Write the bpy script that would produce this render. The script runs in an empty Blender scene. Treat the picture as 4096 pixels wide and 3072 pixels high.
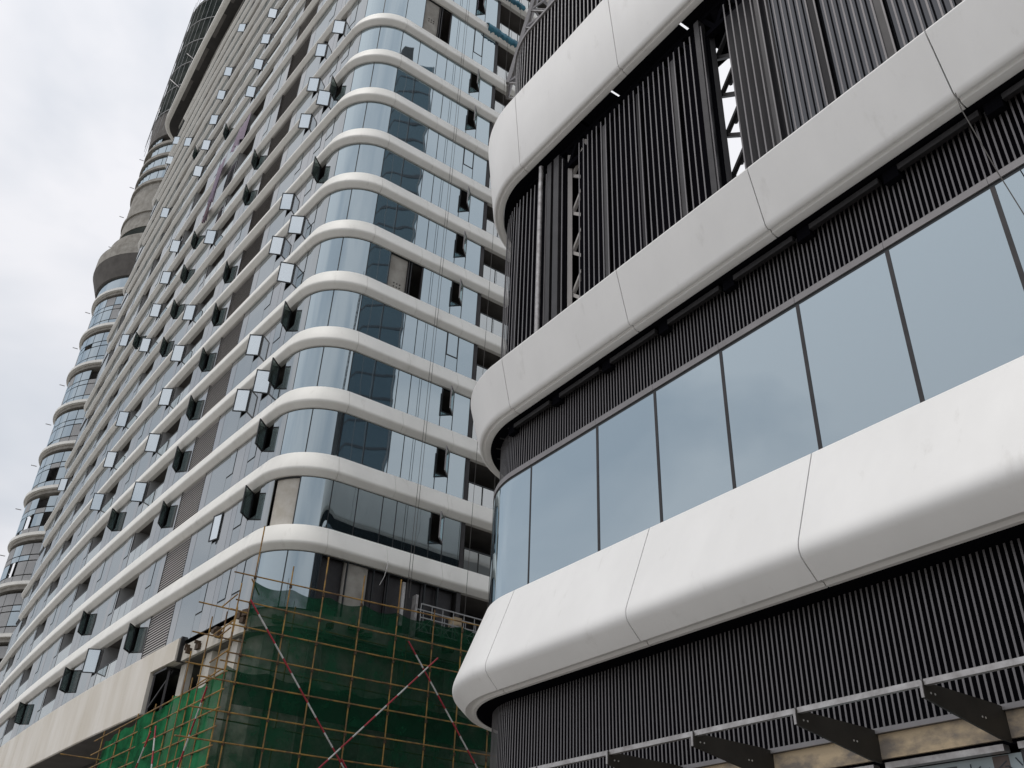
import bpy, math, random
import numpy as np
from mathutils import Vector, Matrix
random.seed(7)
sc = bpy.context.scene
COL = sc.collection
# ------------------------------------------------------------------ camera
# all coordinates are metres with the eye of the camera at the origin; the ground lies 1.6 m below it
PITCH, ROLL, FPX = 0.5693838549, 0.0426672949, 3712.915
_f = Vector((0, math.cos(PITCH), math.sin(PITCH))); _r = Vector((1, 0, 0)); _u = _r.cross(_f)
_R = _r*math.cos(ROLL)+_u*math.sin(ROLL); _U = -_r*math.sin(ROLL)+_u*math.cos(ROLL)
cd = bpy.data.cameras.new('camera'); cam = bpy.data.objects.new('camera', cd); COL.objects.link(cam)
cd.sensor_fit = 'HORIZONTAL'; cd.sensor_width = 36.0; cd.lens = FPX/4096*36.0
cd.clip_start = 0.1; cd.clip_end = 4000
cam.matrix_world = Matrix(((_R.x, _U.x, -_f.x, 0), (_R.y, _U.y, -_f.y, 0), (_R.z, _U.z, -_f.z, 0), (0, 0, 0, 1)))
sc.camera = cam
# ------------------------------------------------------------------ sky, sun, exposure
SUN_AZ, SUN_EL = math.radians(-112), math.radians(69)     # azimuth from +Y, clockwise positive
w = bpy.data.worlds.new('World'); sc.world = w; w.use_nodes = True
nt = w.node_tree; nt.nodes.clear()
N = lambda t: nt.nodes.new(t)
out = N('ShaderNodeOutputWorld'); bg = N('ShaderNodeBackground'); bg.inputs['Strength'].default_value = 0.1
sky = N('ShaderNodeTexSky'); sky.sky_type = 'NISHITA'; sky.sun_disc = False
sky.sun_elevation = SUN_EL; sky.sun_rotation = SUN_AZ; sky.air_density = 1.2; sky.dust_density = 2.5
tc = N('ShaderNodeTexCoord'); mp = N('ShaderNodeMapping'); mp.inputs['Scale'].default_value = (1.0, 1.0, 2.2)
mp.inputs['Location'].default_value = (0.4, 9.4, 5.5)
nz = N('ShaderNodeTexNoise'); nz.inputs['Scale'].default_value = 2.1; nz.inputs['Detail'].default_value = 5; nz.inputs['Roughness'].default_value = 0.5
nz.inputs['Distortion'].default_value = 0.35
cr = N('ShaderNodeValToRGB'); e = cr.color_ramp.elements
e[0].position = 0.34; e[0].color = (0.66, 0.70, 0.76, 1); e[1].position = 0.54; e[1].color = (0.935, 0.93, 0.955, 1)
# overcast skies are brighter overhead than at the horizon
sp = N('ShaderNodeSeparateXYZ'); mr = N('ShaderNodeMapRange'); mr.inputs[1].default_value = 0.0; mr.inputs[2].default_value = 1.0
mr.inputs[3].default_value = 8.5; mr.inputs[4].default_value = 11.8
vm = N('ShaderNodeVectorMath'); vm.operation = 'SCALE'
mx = N('ShaderNodeMix'); mx.data_type = 'RGBA'; mx.inputs[0].default_value = 0.88
L = nt.links.new
L(tc.outputs['Generated'], mp.inputs['Vector']); L(mp.outputs['Vector'], nz.inputs['Vector']); L(nz.outputs['Fac'], cr.inputs['Fac'])
L(tc.outputs['Generated'], sp.inputs[0]); L(sp.outputs['Z'], mr.inputs[0])
L(cr.outputs['Color'], vm.inputs[0]); L(mr.outputs[0], vm.inputs['Scale'])
L(sky.outputs['Color'], mx.inputs[6]); L(vm.outputs[0], mx.inputs[7]); L(mx.outputs[2], bg.inputs['Color']); L(bg.outputs[0], out.inputs[0])
sd = bpy.data.lights.new('sun', 'SUN'); sd.energy = 1.15; sd.angle = math.radians(12); sd.color = (1.0, 0.96, 0.9)
sun = bpy.data.objects.new('sun', sd); COL.objects.link(sun)
sdir = Vector((math.sin(SUN_AZ)*math.cos(SUN_EL), math.cos(SUN_AZ)*math.cos(SUN_EL), math.sin(SUN_EL)))
sun.rotation_euler = sdir.to_track_quat('Z', 'Y').to_euler()
sc.view_settings.view_transform = 'Standard'; sc.view_settings.look = 'None'
sc.view_settings.exposure = 0.0; sc.view_settings.gamma = 1.0; sc.view_settings.use_curve_mapping = False
sc.render.engine = 'CYCLES'

# ------------------------------------------------------------------ materials
def mat(name, col, rough=0.5, metal=0.0, spec=0.5, var=0.0, vscale=1.5, stretch=(1, 1, 1), col2=None, bump=0.0, bscale=40, ramp=(0.35, 0.7), trans=0.0, dirt=0.0):
    m = bpy.data.materials.new(name); m.use_nodes = True; t = m.node_tree; p = t.nodes['Principled BSDF']
    p.inputs['Base Color'].default_value = (*col, 1); p.inputs['Roughness'].default_value = rough
    p.inputs['Metallic'].default_value = metal; p.inputs['Specular IOR Level'].default_value = spec
    if trans: p.inputs['Alpha'].default_value = 1-trans
    tcn = t.nodes.new('ShaderNodeTexCoord'); mpn = t.nodes.new('ShaderNodeMapping'); mpn.inputs['Scale'].default_value = stretch
    t.links.new(tcn.outputs['Object'], mpn.inputs['Vector'])
    if var or col2:
        n = t.nodes.new('ShaderNodeTexNoise'); n.inputs['Scale'].default_value = vscale; n.inputs['Detail'].default_value = 6; n.inputs['Roughness'].default_value = 0.6
        t.links.new(mpn.outputs['Vector'], n.inputs['Vector'])
        r = t.nodes.new('ShaderNodeValToRGB'); r.color_ramp.elements[0].position = ramp[0]; r.color_ramp.elements[1].position = ramp[1]
        c2 = col2 if col2 else tuple(c*(1-var) for c in col)
        r.color_ramp.elements[0].color = (*c2, 1); r.color_ramp.elements[1].color = (*col, 1)
        t.links.new(n.outputs['Fac'], r.inputs['Fac']); cout = r.outputs['Color']
        if dirt:
            m2 = t.nodes.new('ShaderNodeMapping'); m2.inputs['Scale'].default_value = (1, 1, .28); t.links.new(tcn.outputs['Object'], m2.inputs['Vector'])
            n3 = t.nodes.new('ShaderNodeTexNoise'); n3.inputs['Scale'].default_value = 2.6; n3.inputs['Detail'].default_value = 7; n3.inputs['Roughness'].default_value = .65; t.links.new(m2.outputs['Vector'], n3.inputs['Vector'])
            q = t.nodes.new('ShaderNodeMapRange'); q.inputs[1].default_value = .60; q.inputs[2].default_value = .78; q.inputs[3].default_value = 0.0; q.inputs[4].default_value = dirt; t.links.new(n3.outputs['Fac'], q.inputs[0])
            mxn = t.nodes.new('ShaderNodeMix'); mxn.data_type = 'RGBA'; mxn.inputs[7].default_value = (col[0]*.55, col[1]*.53, col[2]*.5, 1)
            t.links.new(q.outputs[0], mxn.inputs[0]); t.links.new(cout, mxn.inputs[6]); cout = mxn.outputs[2]
        t.links.new(cout, p.inputs['Base Color'])
    if bump:
        n2 = t.nodes.new('ShaderNodeTexNoise'); n2.inputs['Scale'].default_value = bscale; n2.inputs['Detail'].default_value = 3
        t.links.new(mpn.outputs['Vector'], n2.inputs['Vector'])
        b = t.nodes.new('ShaderNodeBump'); b.inputs['Strength'].default_value = bump; b.inputs['Distance'].default_value = 0.02
        t.links.new(n2.outputs['Fac'], b.inputs['Height']); t.links.new(b.outputs['Normal'], p.inputs['Normal'])
    return m

def glass(name, tint, body, wav=0.02, wscale=0.5, clear=0.0, r0=0.42):
    """coated facade glass: tinted mirror over a dark body, mirror grows towards grazing"""
    m = bpy.data.materials.new(name); m.use_nodes = True; t = m.node_tree; t.nodes.clear()
    o = t.nodes.new('ShaderNodeOutputMaterial'); g = t.nodes.new('ShaderNodeBsdfGlossy'); g.inputs['Color'].default_value = (*tint, 1); g.inputs['Roughness'].default_value = 0.015
    d = t.nodes.new('ShaderNodeBsdfDiffuse'); d.inputs['Color'].default_value = (*body, 1)
    lw = t.nodes.new('ShaderNodeLayerWeight'); lw.inputs['Blend'].default_value = 0.25
    r = t.nodes.new('ShaderNodeMapRange'); r.inputs[3].default_value = r0; r.inputs[4].default_value = 0.95
    mxx = t.nodes.new('ShaderNodeMixShader')
    tcn = t.nodes.new('ShaderNodeTexCoord'); n = t.nodes.new('ShaderNodeTexNoise'); n.inputs['Scale'].default_value = wscale; n.inputs['Detail'].default_value = 1.0
    b = t.nodes.new('ShaderNodeBump'); b.inputs['Strength'].default_value = 1.0; b.inputs['Distance'].default_value = wav
    k = t.links.new
    k(tcn.outputs['Object'], n.inputs['Vector']); k(n.outputs['Fac'], b.inputs['Height']); k(b.outputs['Normal'], g.inputs['Normal'])
    k(lw.outputs['Facing'], r.inputs[0]); k(r.outputs[0], mxx.inputs[0]); k(g.outputs[0], mxx.inputs[2])
    if clear:
        tr = t.nodes.new('ShaderNodeBsdfTransparent'); tr.inputs['Color'].default_value = (0.75, 0.86, 0.84, 1)
        m2 = t.nodes.new('ShaderNodeMixShader'); m2.inputs[0].default_value = clear
        k(d.outputs[0], m2.inputs[1]); k(tr.outputs[0], m2.inputs[2]); k(m2.outputs[0], mxx.inputs[1])
    else:
        k(d.outputs[0], mxx.inputs[1])
    k(mxx.outputs[0], o.inputs[0])
    return m

def netmat(name, c1, c2, opac, scale):
    m = bpy.data.materials.new(name); m.use_nodes = True; t = m.node_tree; t.nodes.clear(); k = t.links.new
    o = t.nodes.new('ShaderNodeOutputMaterial'); d = t.nodes.new('ShaderNodeBsdfDiffuse'); tl = t.nodes.new('ShaderNodeBsdfTranslucent')
    tr = t.nodes.new('ShaderNodeBsdfTransparent'); a = t.nodes.new('ShaderNodeMixShader'); a.inputs[0].default_value = 0.35
    mxx = t.nodes.new('ShaderNodeMixShader'); tcn = t.nodes.new('ShaderNodeTexCoord'); n = t.nodes.new('ShaderNodeTexNoise')
    n.inputs['Scale'].default_value = scale; n.inputs['Detail'].default_value = 5
    r = t.nodes.new('ShaderNodeValToRGB'); r.color_ramp.elements[0].color = (*c1, 1); r.color_ramp.elements[1].color = (*c2, 1)
    r.color_ramp.elements[0].position = 0.35; r.color_ramp.elements[1].position = 0.68
    q = t.nodes.new('ShaderNodeMapRange'); q.inputs[1].default_value = 0.3; q.inputs[2].default_value = 0.7; q.inputs[3].default_value = opac-0.14; q.inputs[4].default_value = min(1, opac+0.14)
    k(tcn.outputs['Object'], n.inputs['Vector']); k(n.outputs['Fac'], r.inputs['Fac']); k(n.outputs['Fac'], q.inputs[0])
    k(r.outputs['Color'], d.inputs['Color']); k(r.outputs['Color'], tl.inputs['Color'])
    k(d.outputs[0], a.inputs[1]); k(tl.outputs[0], a.inputs[2]); k(tr.outputs[0], mxx.inputs[1]); k(a.outputs[0], mxx.inputs[2]); k(q.outputs[0], mxx.inputs[0]); k(mxx.outputs[0], o.inputs[0])
    return m

M = dict(
 white=mat('white_cladding', (0.86, 0.855, 0.84), 0.5, dirt=0.35, var=0.06, vscale=0.9, stretch=(1, 1, .45), bump=0.03, bscale=60),
 cream=mat('tower_band_cladding', (0.83, 0.82, 0.775), 0.55, dirt=0.4, var=0.10, vscale=0.8, stretch=(1, 1, .35), bump=0.04, bscale=60),
 fascia=mat('stained_cream_stone', (0.78, 0.745, 0.685), 0.7, col2=(0.64, 0.59, 0.505), vscale=0.55, stretch=(1, 1, .3), bump=0.08, bscale=30),
 gpanel=mat('grey_wall_panel', (0.355, 0.36, 0.365), 0.6, 0.0, var=0.10, vscale=0.7, stretch=(1, 1, .3)),
 lpanel=mat('light_wall_panel', (0.40, 0.405, 0.41), 0.55, 0.0, var=0.10, vscale=0.7, stretch=(1, 1, .3)),
 frame=mat('dark_window_frame', (0.028, 0.032, 0.035), 0.45, 0.3),
 bronze=mat('dark_bronze_metal', (0.045, 0.043, 0.045), 0.45, 0.5, var=0.3, vscale=3),
 slat=mat('grey_louvre_slat', (0.20, 0.19, 0.195), 0.42, 0.45, var=0.25, vscale=4, stretch=(1, 1, .15)),
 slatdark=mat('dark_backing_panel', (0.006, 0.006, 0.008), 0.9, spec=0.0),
 greymetal=mat('grey_channel', (0.25, 0.24, 0.245), 0.5, 0.4, var=0.15, vscale=2),
 vent=mat('brown_grey_louvre', (0.43, 0.41, 0.395), 0.6, 0.0),
 concrete=mat('raw_concrete', (0.40, 0.385, 0.35), 0.9, col2=(0.24, 0.225, 0.20), vscale=1.1, bump=0.3, bscale=9),
 palecon=mat('pale_plaster', (0.62, 0.595, 0.55), 0.9, col2=(0.50, 0.465, 0.40), vscale=2.0, bump=0.2, bscale=14),
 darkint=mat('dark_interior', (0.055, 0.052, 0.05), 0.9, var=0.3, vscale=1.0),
 slab=mat('slab_soffit', (0.16, 0.15, 0.14), 0.9, var=0.3, vscale=0.8),
 galv=mat('galvanised_steel', (0.50, 0.49, 0.49), 0.45, 0.6, col2=(0.28, 0.265, 0.26), vscale=5, bump=0.05),
 steel=mat('brown_steel_plate', (0.042, 0.037, 0.030), 0.6, 0.2, var=0.3, vscale=2.5),
 beam=mat('stained_beam', (0.50, 0.395, 0.26), 0.85, col2=(0.19, 0.165, 0.14), vscale=1.5, stretch=(1, 1, 1.8), bump=0.2, bscale=15, ramp=(0.38, 0.56)),
 pole=mat('rusty_yellow_pole', (0.37, 0.215, 0.05), 0.65, 0.1, col2=(0.15, 0.085, 0.04), vscale=2.2, ramp=(0.38, 0.6)),
 coupler=mat('rusty_coupler', (0.10, 0.065, 0.04), 0.7, 0.4, var=0.4, vscale=20),
 red=mat('red_paint', (0.42, 0.025, 0.045), 0.5, var=0.3, vscale=4), pwhite=mat('pole_white_paint', (0.62, 0.61, 0.60), 0.5, var=0.3, vscale=4),
 blue=mat('blue_tarpaulin', (0.055, 0.24, 0.33), 0.6, col2=(0.02, 0.10, 0.16), vscale=3, bump=0.5, bscale=8),
 sheet=mat('striped_purple_sheet', (0.38, 0.33, 0.40), 0.9, col2=(0.20, 0.15, 0.21), vscale=6, stretch=(.3, .3, 5), bump=0.4, bscale=6),
 sheet2=mat('pink_brown_sheet', (0.33, 0.20, 0.20), 0.9, col2=(0.12, 0.12, 0.17), vscale=5, stretch=(6, 6, .3), bump=0.4, bscale=6),
 darkpanel=mat('charcoal_panel', (0.035, 0.034, 0.038), 0.7, spec=0.15, var=0.4, vscale=1.2, stretch=(1, 1, .2)),
 rope=mat('grey_rope', (0.09, 0.085, 0.08), 0.9),
 ground=mat('ground_paving', (0.31, 0.295, 0.275), 0.9, var=0.3, vscale=0.4),
 paper=mat('poster_pale_blue', (0.42, 0.50, 0.53), 0.7, var=0.08, vscale=2), ink=mat('poster_ink', (0.05, 0.06, 0.075), 0.7), inkgrey=mat('poster_slate', (0.10, 0.115, 0.125), 0.7, var=0.2, vscale=3), inkbrown=mat('poster_brown', (0.16, 0.13, 0.12), 0.7, var=0.3, vscale=5),
 boltm=mat('bright_bolt', (0.7, 0.69, 0.66), 0.4, 0.5),
 g_tower=glass('tower_glass', (0.69, 0.81, 0.87), (0.020, 0.030, 0.036), 0.006, 0.5),
 g_left=glass('tower_side_glass', (0.60, 0.635, 0.65), (0.09, 0.10, 0.102), 0.012, 0.6, r0=0.36),
 g_panel=glass('glossy_grey_panel', (0.60, 0.615, 0.625), (0.165, 0.168, 0.172), 0.006, 0.5, r0=0.34),
 g_panel2=glass('glossy_pale_panel', (0.62, 0.63, 0.635), (0.20, 0.203, 0.205), 0.006, 0.5, r0=0.34),
 g_sash=glass('sash_glass', (0.88, 0.95, 1.0), (0.24, 0.27, 0.27), 0.004, 0.6, clear=0.4, r0=0.55),
 g_sashb=glass('shaded_sash_glass', (0.72, 0.82, 0.82), (0.20, 0.235, 0.225), 0.004, 0.6, clear=0.55, r0=0.3),  # shaded copy of the sash glass: greyer, less mirror, for dark-facing leaves
 g_rail=glass('balustrade_glass', (0.70, 0.73, 0.73), (0.26, 0.28, 0.28), 0.01, 0.6),
 g_block=glass('block_glass', (0.68, 0.80, 0.865), (0.022, 0.032, 0.04), 0.02, 0.16, r0=0.45),
 g_far=glass('far_glass', (0.66, 0.76, 0.82), (0.05, 0.06, 0.065), 0.02, 0.4),
 g_mirror=glass('reflected_tower_glass', (0.22, 0.29, 0.33), (0.024, 0.042, 0.052), 0.02, 0.2),
 g_dark=glass('dark_tower_glass', (0.16, 0.165, 0.175), (0.018, 0.019, 0.022), 0.02, 0.2),
 net=netmat('green_net', (0.008, 0.050, 0.026), (0.016, 0.080, 0.042), 0.83, 1.6),
 netb=netmat('bright_green_net', (0.016, 0.125, 0.052), (0.040, 0.27, 0.115), 0.92, 1.2),
 netdark=netmat('dark_net', (0.05, 0.062, 0.06), (0.11, 0.12, 0.11), 0.95, 0.35),
)

# ------------------------------------------------------------------ mesh helpers
class MB:
    def __init__(s): s.v = []; s.f = []; s.mi = []
    def face(s, pts, m=0):
        i = len(s.v); s.v += [tuple(p) for p in pts]; s.f.append(tuple(range(i, i+len(pts)))); s.mi.append(m)
    def add(s, vs, fs, m=0):
        i = len(s.v); s.v += [tuple(p) for p in vs]; s.f += [tuple(a+i for a in q) for q in fs]; s.mi += [m]*len(fs)
    def hexa(s, a, b, m=0):     # two quads (4 pts each) -> closed solid
        s.add(list(a)+list(b), [(0, 1, 2, 3), (7, 6, 5, 4), (0, 4, 5, 1), (1, 5, 6, 2), (2, 6, 7, 3), (3, 7, 4, 0)], m)
    def bar(s, p, q, w, h=None, up=Vector((0, 0, 1)), m=0):
        p = Vector(p); q = Vector(q); d = (q-p).normalized(); h = h or w
        x = d.cross(up)
        if x.length < 1e-4: x = d.cross(Vector((1, 0, 0)))
        x.normalize(); y = x.cross(d).normalized(); x *= w/2; y *= h/2
        s.hexa([p-x-y, p+x-y, p+x+y, p-x+y], [q-x-y, q+x-y, q+x+y, q-x+y], m)
    def tube(s, p, q, r, n=8, m=0, r2=None):
        p = Vector(p); q = Vector(q); d = (q-p).normalized(); x = d.orthogonal().normalized(); y = d.cross(x); r2 = r if r2 is None else r2
        vs = [p+(x*math.cos(a)+y*math.sin(a))*r for a in [2*math.pi*i/n for i in range(n)]]+[q+(x*math.cos(a)+y*math.sin(a))*r2 for a in [2*math.pi*i/n for i in range(n)]]
        fs = [(i, (i+1) % n, n+(i+1) % n, n+i) for i in range(n)]+[tuple(range(n-1, -1, -1)), tuple(range(n, 2*n))]
        s.add(vs, fs, m)
def obj(name, mb, mats, parent=None, smooth=None, kind=None, label=None):
    me = bpy.data.meshes.new(name); me.from_pydata(mb.v, [], mb.f)
    mats = mats if isinstance(mats, (list, tuple)) else [mats]
    for m in mats: me.materials.append(M[m])
    if len(mats) > 1: me.polygons.foreach_set('material_index', mb.mi)
    if smooth:
        me.polygons.foreach_set('use_smooth', [True]*len(me.polygons)); me.set_sharp_from_angle(angle=math.radians(smooth))
    me.update()
    o = bpy.data.objects.new(name, me); COL.objects.link(o)
    if parent: o.parent = parent
    if kind: o['kind'] = kind
    if label: o['label'] = label
    return o
def thing(name, label, cat, loc=(0, 0, 0), group=None):
    o = bpy.data.objects.new(name, None); COL.objects.link(o); o.location = (0, 0, 0); o.empty_display_size = 0.5
    o['label'] = label; o['category'] = cat
    if group: o['group'] = group
    return o
def tag(o, label, cat, group=None):
    o['label'] = label; o['category'] = cat
    if group: o['group'] = group
    return o

class Path:
    """plan curve; u runs along it, n points outward"""
    def __init__(s, u, p, n):
        i = np.argsort(u); s.u = np.array(u)[i]; s.p = np.array(p)[i]; s.n = np.array(n)[i]
    def at(s, u, o=0.0):
        x = np.interp(u, s.u, s.p[:, 0]); y = np.interp(u, s.u, s.p[:, 1]); a = np.interp(u, s.u, s.n[:, 0]); b = np.interp(u, s.u, s.n[:, 1])
        k = math.hypot(a, b); return Vector((x+a/k*o, y+b/k*o, 0))
    def nrm(s, u):
        a = np.interp(u, s.u, s.n[:, 0]); b = np.interp(u, s.u, s.n[:, 1]); return Vector((a, b, 0)).normalized()
    def tan(s, u):
        return (s.at(u+.02)-s.at(u-.02)).normalized()
    def P(s, u, o, z): v = s.at(u, o); v.z = z; return v
def usteps(path, u0, u1, dev=0.004):
    """sample positions: dense where the plan curves"""
    if u1 < u0: u0, u1 = u1, u0
    us = [u0]; u = u0; step0 = 0.12
    n0 = path.nrm(u0)
    while u < u1-1e-6:
        st = step0; 
        while u+st < u1 and st < 12 and path.nrm(u).angle(path.nrm(min(u+st*1.6, u1))) < 0.055: st *= 1.6
        u = min(u+st, u1); us.append(u)
    if len(us) > 2 and us[-1]-us[-2] < 0.01: us.pop(-2)
    return us
def sweep(mb, path, u0, u1, prof, m=0, caps=True):
    """closed profile [(o,z)] swept along the path, capped: a solid"""
    us = usteps(path, u0, u1); n = len(prof); vs = []
    for u in us:
        for o, z in prof: vs.append(path.P(u, o, z))
    fs = []
    for i in range(len(us)-1):
        for j in range(n):
            a = i*n+j; b = i*n+(j+1) % n; fs.append((a, a+n, b+n, b))
    if caps: fs += [tuple(range(n)), tuple(range((len(us)-1)*n+n-1, (len(us)-1)*n-1, -1))]
    mb.add(vs, fs, m); return mb
def rect(o0, o1, z0, z1): return [(o0, z0), (o1, z0), (o1, z1), (o0, z1)]
def box_on(mb, path, u0, u1, o0, o1, z0, z1, m=0): return sweep(mb, path, u0, u1, rect(o0, o1, z0, z1), m)
def bez(a, b, c, n=5):
    return [((1-t)**2*a[0]+2*t*(1-t)*b[0]+t*t*c[0], (1-t)**2*a[1]+2*t*(1-t)*b[1]+t*t*c[1]) for t in [i/n for i in range(n+1)]]

# ================================================================== ground
g = MB(); g.face([(-1500, -1500, -1.6), (1500, -1500, -1.6), (1500, 1500, -1.6), (-1500, 1500, -1.6)])
gr = obj('ground', g, 'ground'); gr['kind'] = 'structure'; gr['label'] = 'grey paved ground around the buildings'

# ================================================================== apartment tower: plan
H = 3.2; ZB = 4.253640021537421*H
AZR = math.radians(54.75); DR = np.array([math.sin(AZR), math.cos(AZR)]); NR = np.array([DR[1], -DR[0]]); G0 = np.array([-1.008, 11.51])*H
aL = math.radians(-37); dLv = np.array([math.sin(aL), math.cos(aL)]); nLv = np.array([-dLv[1], dLv[0]])
CO = (-1.11819212e-03, 1.10227388e-01, -15.3572274)
def Lpt(u): return dLv*u+nLv*((CO[0]*u+CO[1])*u+CO[2])
def Ltan(u):
    t = dLv+nLv*(2*CO[0]*u+CO[1]); return t/np.linalg.norm(t)
def tower_path():
    R = 2.34; ut = 33.75; t = Ltan(ut); nn = np.array([-t[1], t[0]]); c = Lpt(ut)-nn*R; tr = float((c-G0)@DR)
    p = []; n = []
    for tt in np.arange(24, tr, -0.5): p.append(G0+DR*tt); n.append(NR)
    a0 = math.atan2(NR[1], NR[0]); a1 = math.atan2(nn[1], nn[0])
    if a1 > a0: a1 -= 2*math.pi
    i0 = len(p)
    for i in range(41):
        a = a0+(a1-a0)*i/40; q = np.array([math.cos(a), math.sin(a)]); p.append(c+R*q); n.append(q)
    i1 = len(p)-1
    for u in np.arange(ut+.5, 88.3, .5):
        t = Ltan(u); p.append(Lpt(u)); n.append(np.array([-t[1], t[0]]))
    ie = len(p)-1; R2 = 2.2; c2 = p[-1]-n[-1]*R2; a = math.atan2(n[-1][1], n[-1][0])
    for i in range(1, 25):
        b = a-math.pi/2*i/24; q = np.array([math.cos(b), math.sin(b)]); p.append(c2+R2*q); n.append(q)
    q = n[-1]; d = np.array([q[1], -q[0]])
    for s in (6, 14, 22): p.append(p[-1-0]+d*7); n.append(q)
    p = np.array(p); n = np.array(n); Lc = np.r_[0, np.cumsum(np.linalg.norm(np.diff(p, axis=0), axis=1))]; mid = (Lc[i0]+Lc[i1])/2
    return Path(mid-Lc, p, n), float(mid-Lc[ie])
TP, UEND = tower_path()
NF = 22                                     # roof sits on band level 22
def lev(k): return ZB+H*(k if k <= 10 else (11.3 if k == 11 else k+0.6))
tower = thing('apartment_tower', 'tall apartment tower with pale curved bands and a rounded glass corner', 'building')

# bands ---------------------------------------------------------------
def band_prof(z):
    face = [(-.16, z+1.09), (.05, z+1.09), (.068, z+1.07)]
    low = bez((.292, z+.365), (.322, z+.268), (.255, z+.2), 6)
    return face+low+[(.07, z+.03), (-.16, z+.03)]
BJ = [1.52, 4.17, 6.82, 9.4, 12.0, 15]; bl = -1.6
while bl > -54: BJ.append(bl); bl -= 2.95
BJ = sorted(BJ)
for k in range(0, NF):
    z = lev(k); umin = UEND-2.6 if k % 2 == 0 else -52.0; umax = (9.62 if k in (4, 5) else 13.5) if k <= 13 else 3.0
    br = None
    cuts = [umin]+[b for b in BJ if umin+.5 < b < umax-.5]+[umax]
    if k <= 10:
        br = thing('floor_band', '', ''); del br['label']; del br['category']; br.parent = tower
        # a dark joint strip lies behind the panels so that gaps read dark
        mb = MB(); box_on(mb, TP, umin+.05, umax-.05, -.14, -.02, z+.06, z+1.05); obj('band_backing', mb, 'slatdark', br)
        for a, b in zip(cuts[:-1], cuts[1:]):
            mb = MB(); sweep(mb, TP, a+.006, b-.006, band_prof(z)); obj('band_panel', mb, 'cream', br, smooth=32)
    else:
        mb = MB(); sweep(mb, TP, umin, umax, band_prof(z)); obj('floor_band', mb, 'cream', tower, smooth=32)
# slabs ---------------------------------------------------------------
def slab(z0, z1, o, u0=UEND-2.5, u1=13.4, name='floor_slab', m='slab', parent=tower):
    us = usteps(TP, u0, u1); top = [TP.P(u, o, z1) for u in us]
    pe = TP.at(u1); back = [Vector((pe.x-NR[0]*15, pe.y-NR[1]*15, z1)), Vector((-30, 88, z1))]
    ring = top+back; n = len(ring); mb = MB(); low = [Vector((p.x, p.y, z0)) for p in ring]
    mb.add(ring+low, [tuple(range(n)), tuple(range(2*n-1, n-1, -1))]+[(i, n+i, n+(i+1) % n, (i+1) % n) for i in range(n)])
    return obj(name, mb, m, parent)
for k in range(-1, NF+1): slab(lev(k)+.10, lev(k)+.34, -.17)
# inner cores so that no storey is see-through
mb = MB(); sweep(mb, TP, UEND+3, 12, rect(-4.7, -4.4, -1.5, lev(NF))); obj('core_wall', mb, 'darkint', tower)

# storey layout -------------------------------------------------------
W0 = 1.09                                    # bottom of the window zone above each level
def zone(k): return lev(k)+W0, lev(k+1)
def left_layout():
    L = [(-1.08, -2.09, 'g'), (-2.09, -2.89, 'B'), (-2.89, -3.42, 'p'), (-3.42, -4.19, 'A'), (-4.19, -4.71, 'p'), (-4.71, -5.61, 'p'),
         (-5.61, -6.32, 'A'), (-6.32, -8.34, 'g'), (-8.34, -9.07, 'p'), (-9.07, -12.03, 'v'), (-12.03, -12.72, 'p'), (-12.72, -13.40, 'g'),
         (-13.40, -14.15, 'B'), (-14.15, -14.95, 'p'), (-14.95, -15.78, 'p')]
    u = -15.78
    while u > UEND+3:
        for wd, ty in ((3.07, 'b'), (.20, 'p'), (.74, 'A'), (.6, 'p'), (1.95, 'g'), (.75, 'p'), (.75, 'g'), (.75, 'B'), (.9, 'p'), (1.05, 'p')):
            if u-wd < UEND-1: u = -99; break
            L.append((u, u-wd, ty)); u -= wd
    return L
LAY = left_layout()
OPENA = {-5.61: (2, 3, 5, 6, 8, 9, 10), -3.42: (2, 4, 5, 8, 10), -19.05: (-1, 2, 3, 4, 5, 6, 8, 12, 13, 14, 15), -29.8: (3, 4, 5, 7, 8, 9, 10, 12, 13, 14, 15, 16, 18), -40.6: (16, 9, 13), -51.3: (6, 18, 19)}
OPENB = {-2.89: (0, 1, 2, 3, 6, 8), -14.15: (-1, 1, 2, 3, 4, 5, 6, 8, 9), -24.8: (-1, 0, 2, 6, 7, 8, 9, 12), -35.6: (-1, 8, 14)}
def is_open(d, u, k):
    for c, s in d.items():
        if abs(c-u) < 0.9: return k in s
    return False
def quadbox(mb, a, b, z0, z1, n, th, m=0):
    a = Vector((a.x, a.y, 0)); b = Vector((b.x, b.y, 0)); q = n*th
    mb.hexa([(a.x, a.y, z0), (b.x, b.y, z0), (b.x, b.y, z1), (a.x, a.y, z1)], [((a+q).x, (a+q).y, z0), ((b+q).x, (b+q).y, z0), ((b+q).x, (b+q).y, z1), ((a+q).x, (a+q).y, z1)], m)
def sash(hinge, d, wd, z0, z1, parent, name='casement_window', gm='g_sash', fm='frame'):
    """leaf hinged at point, running in direction d (horizontal)"""
    n = Vector((-d.y, d.x, 0)); f = .05; mb = MB(); a = hinge; b = hinge+d*wd
    quadbox(mb, a, a+d*f, z0, z1, n, .05); quadbox(mb, b-d*f, b, z0, z1, n, .05)
    quadbox(mb, a+d*f, b-d*f, z0, z0+f, n, .05); quadbox(mb, a+d*f, b-d*f, z1-f, z1, n, .05)
    # friction stay from the sill to the leaf
    o = obj(name, mb, fm, parent)
    p = MB(); quadbox(p, a+d*f+n*.018, b-d*f+n*.018, z0+f, z1-f, n, .014); obj('pane', p, gm, o)
    return o
class Bulk(dict):
    def get_mb(s, k): return s.setdefault(k, MB())
bulk = Bulk()
def put(name, mat_, near, fn, smooth=None):
    if near:
        mb = MB(); fn(mb); return obj(name, mb, mat_, tower, smooth=smooth)
    fn(bulk.get_mb((name, mat_))); return None
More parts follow.
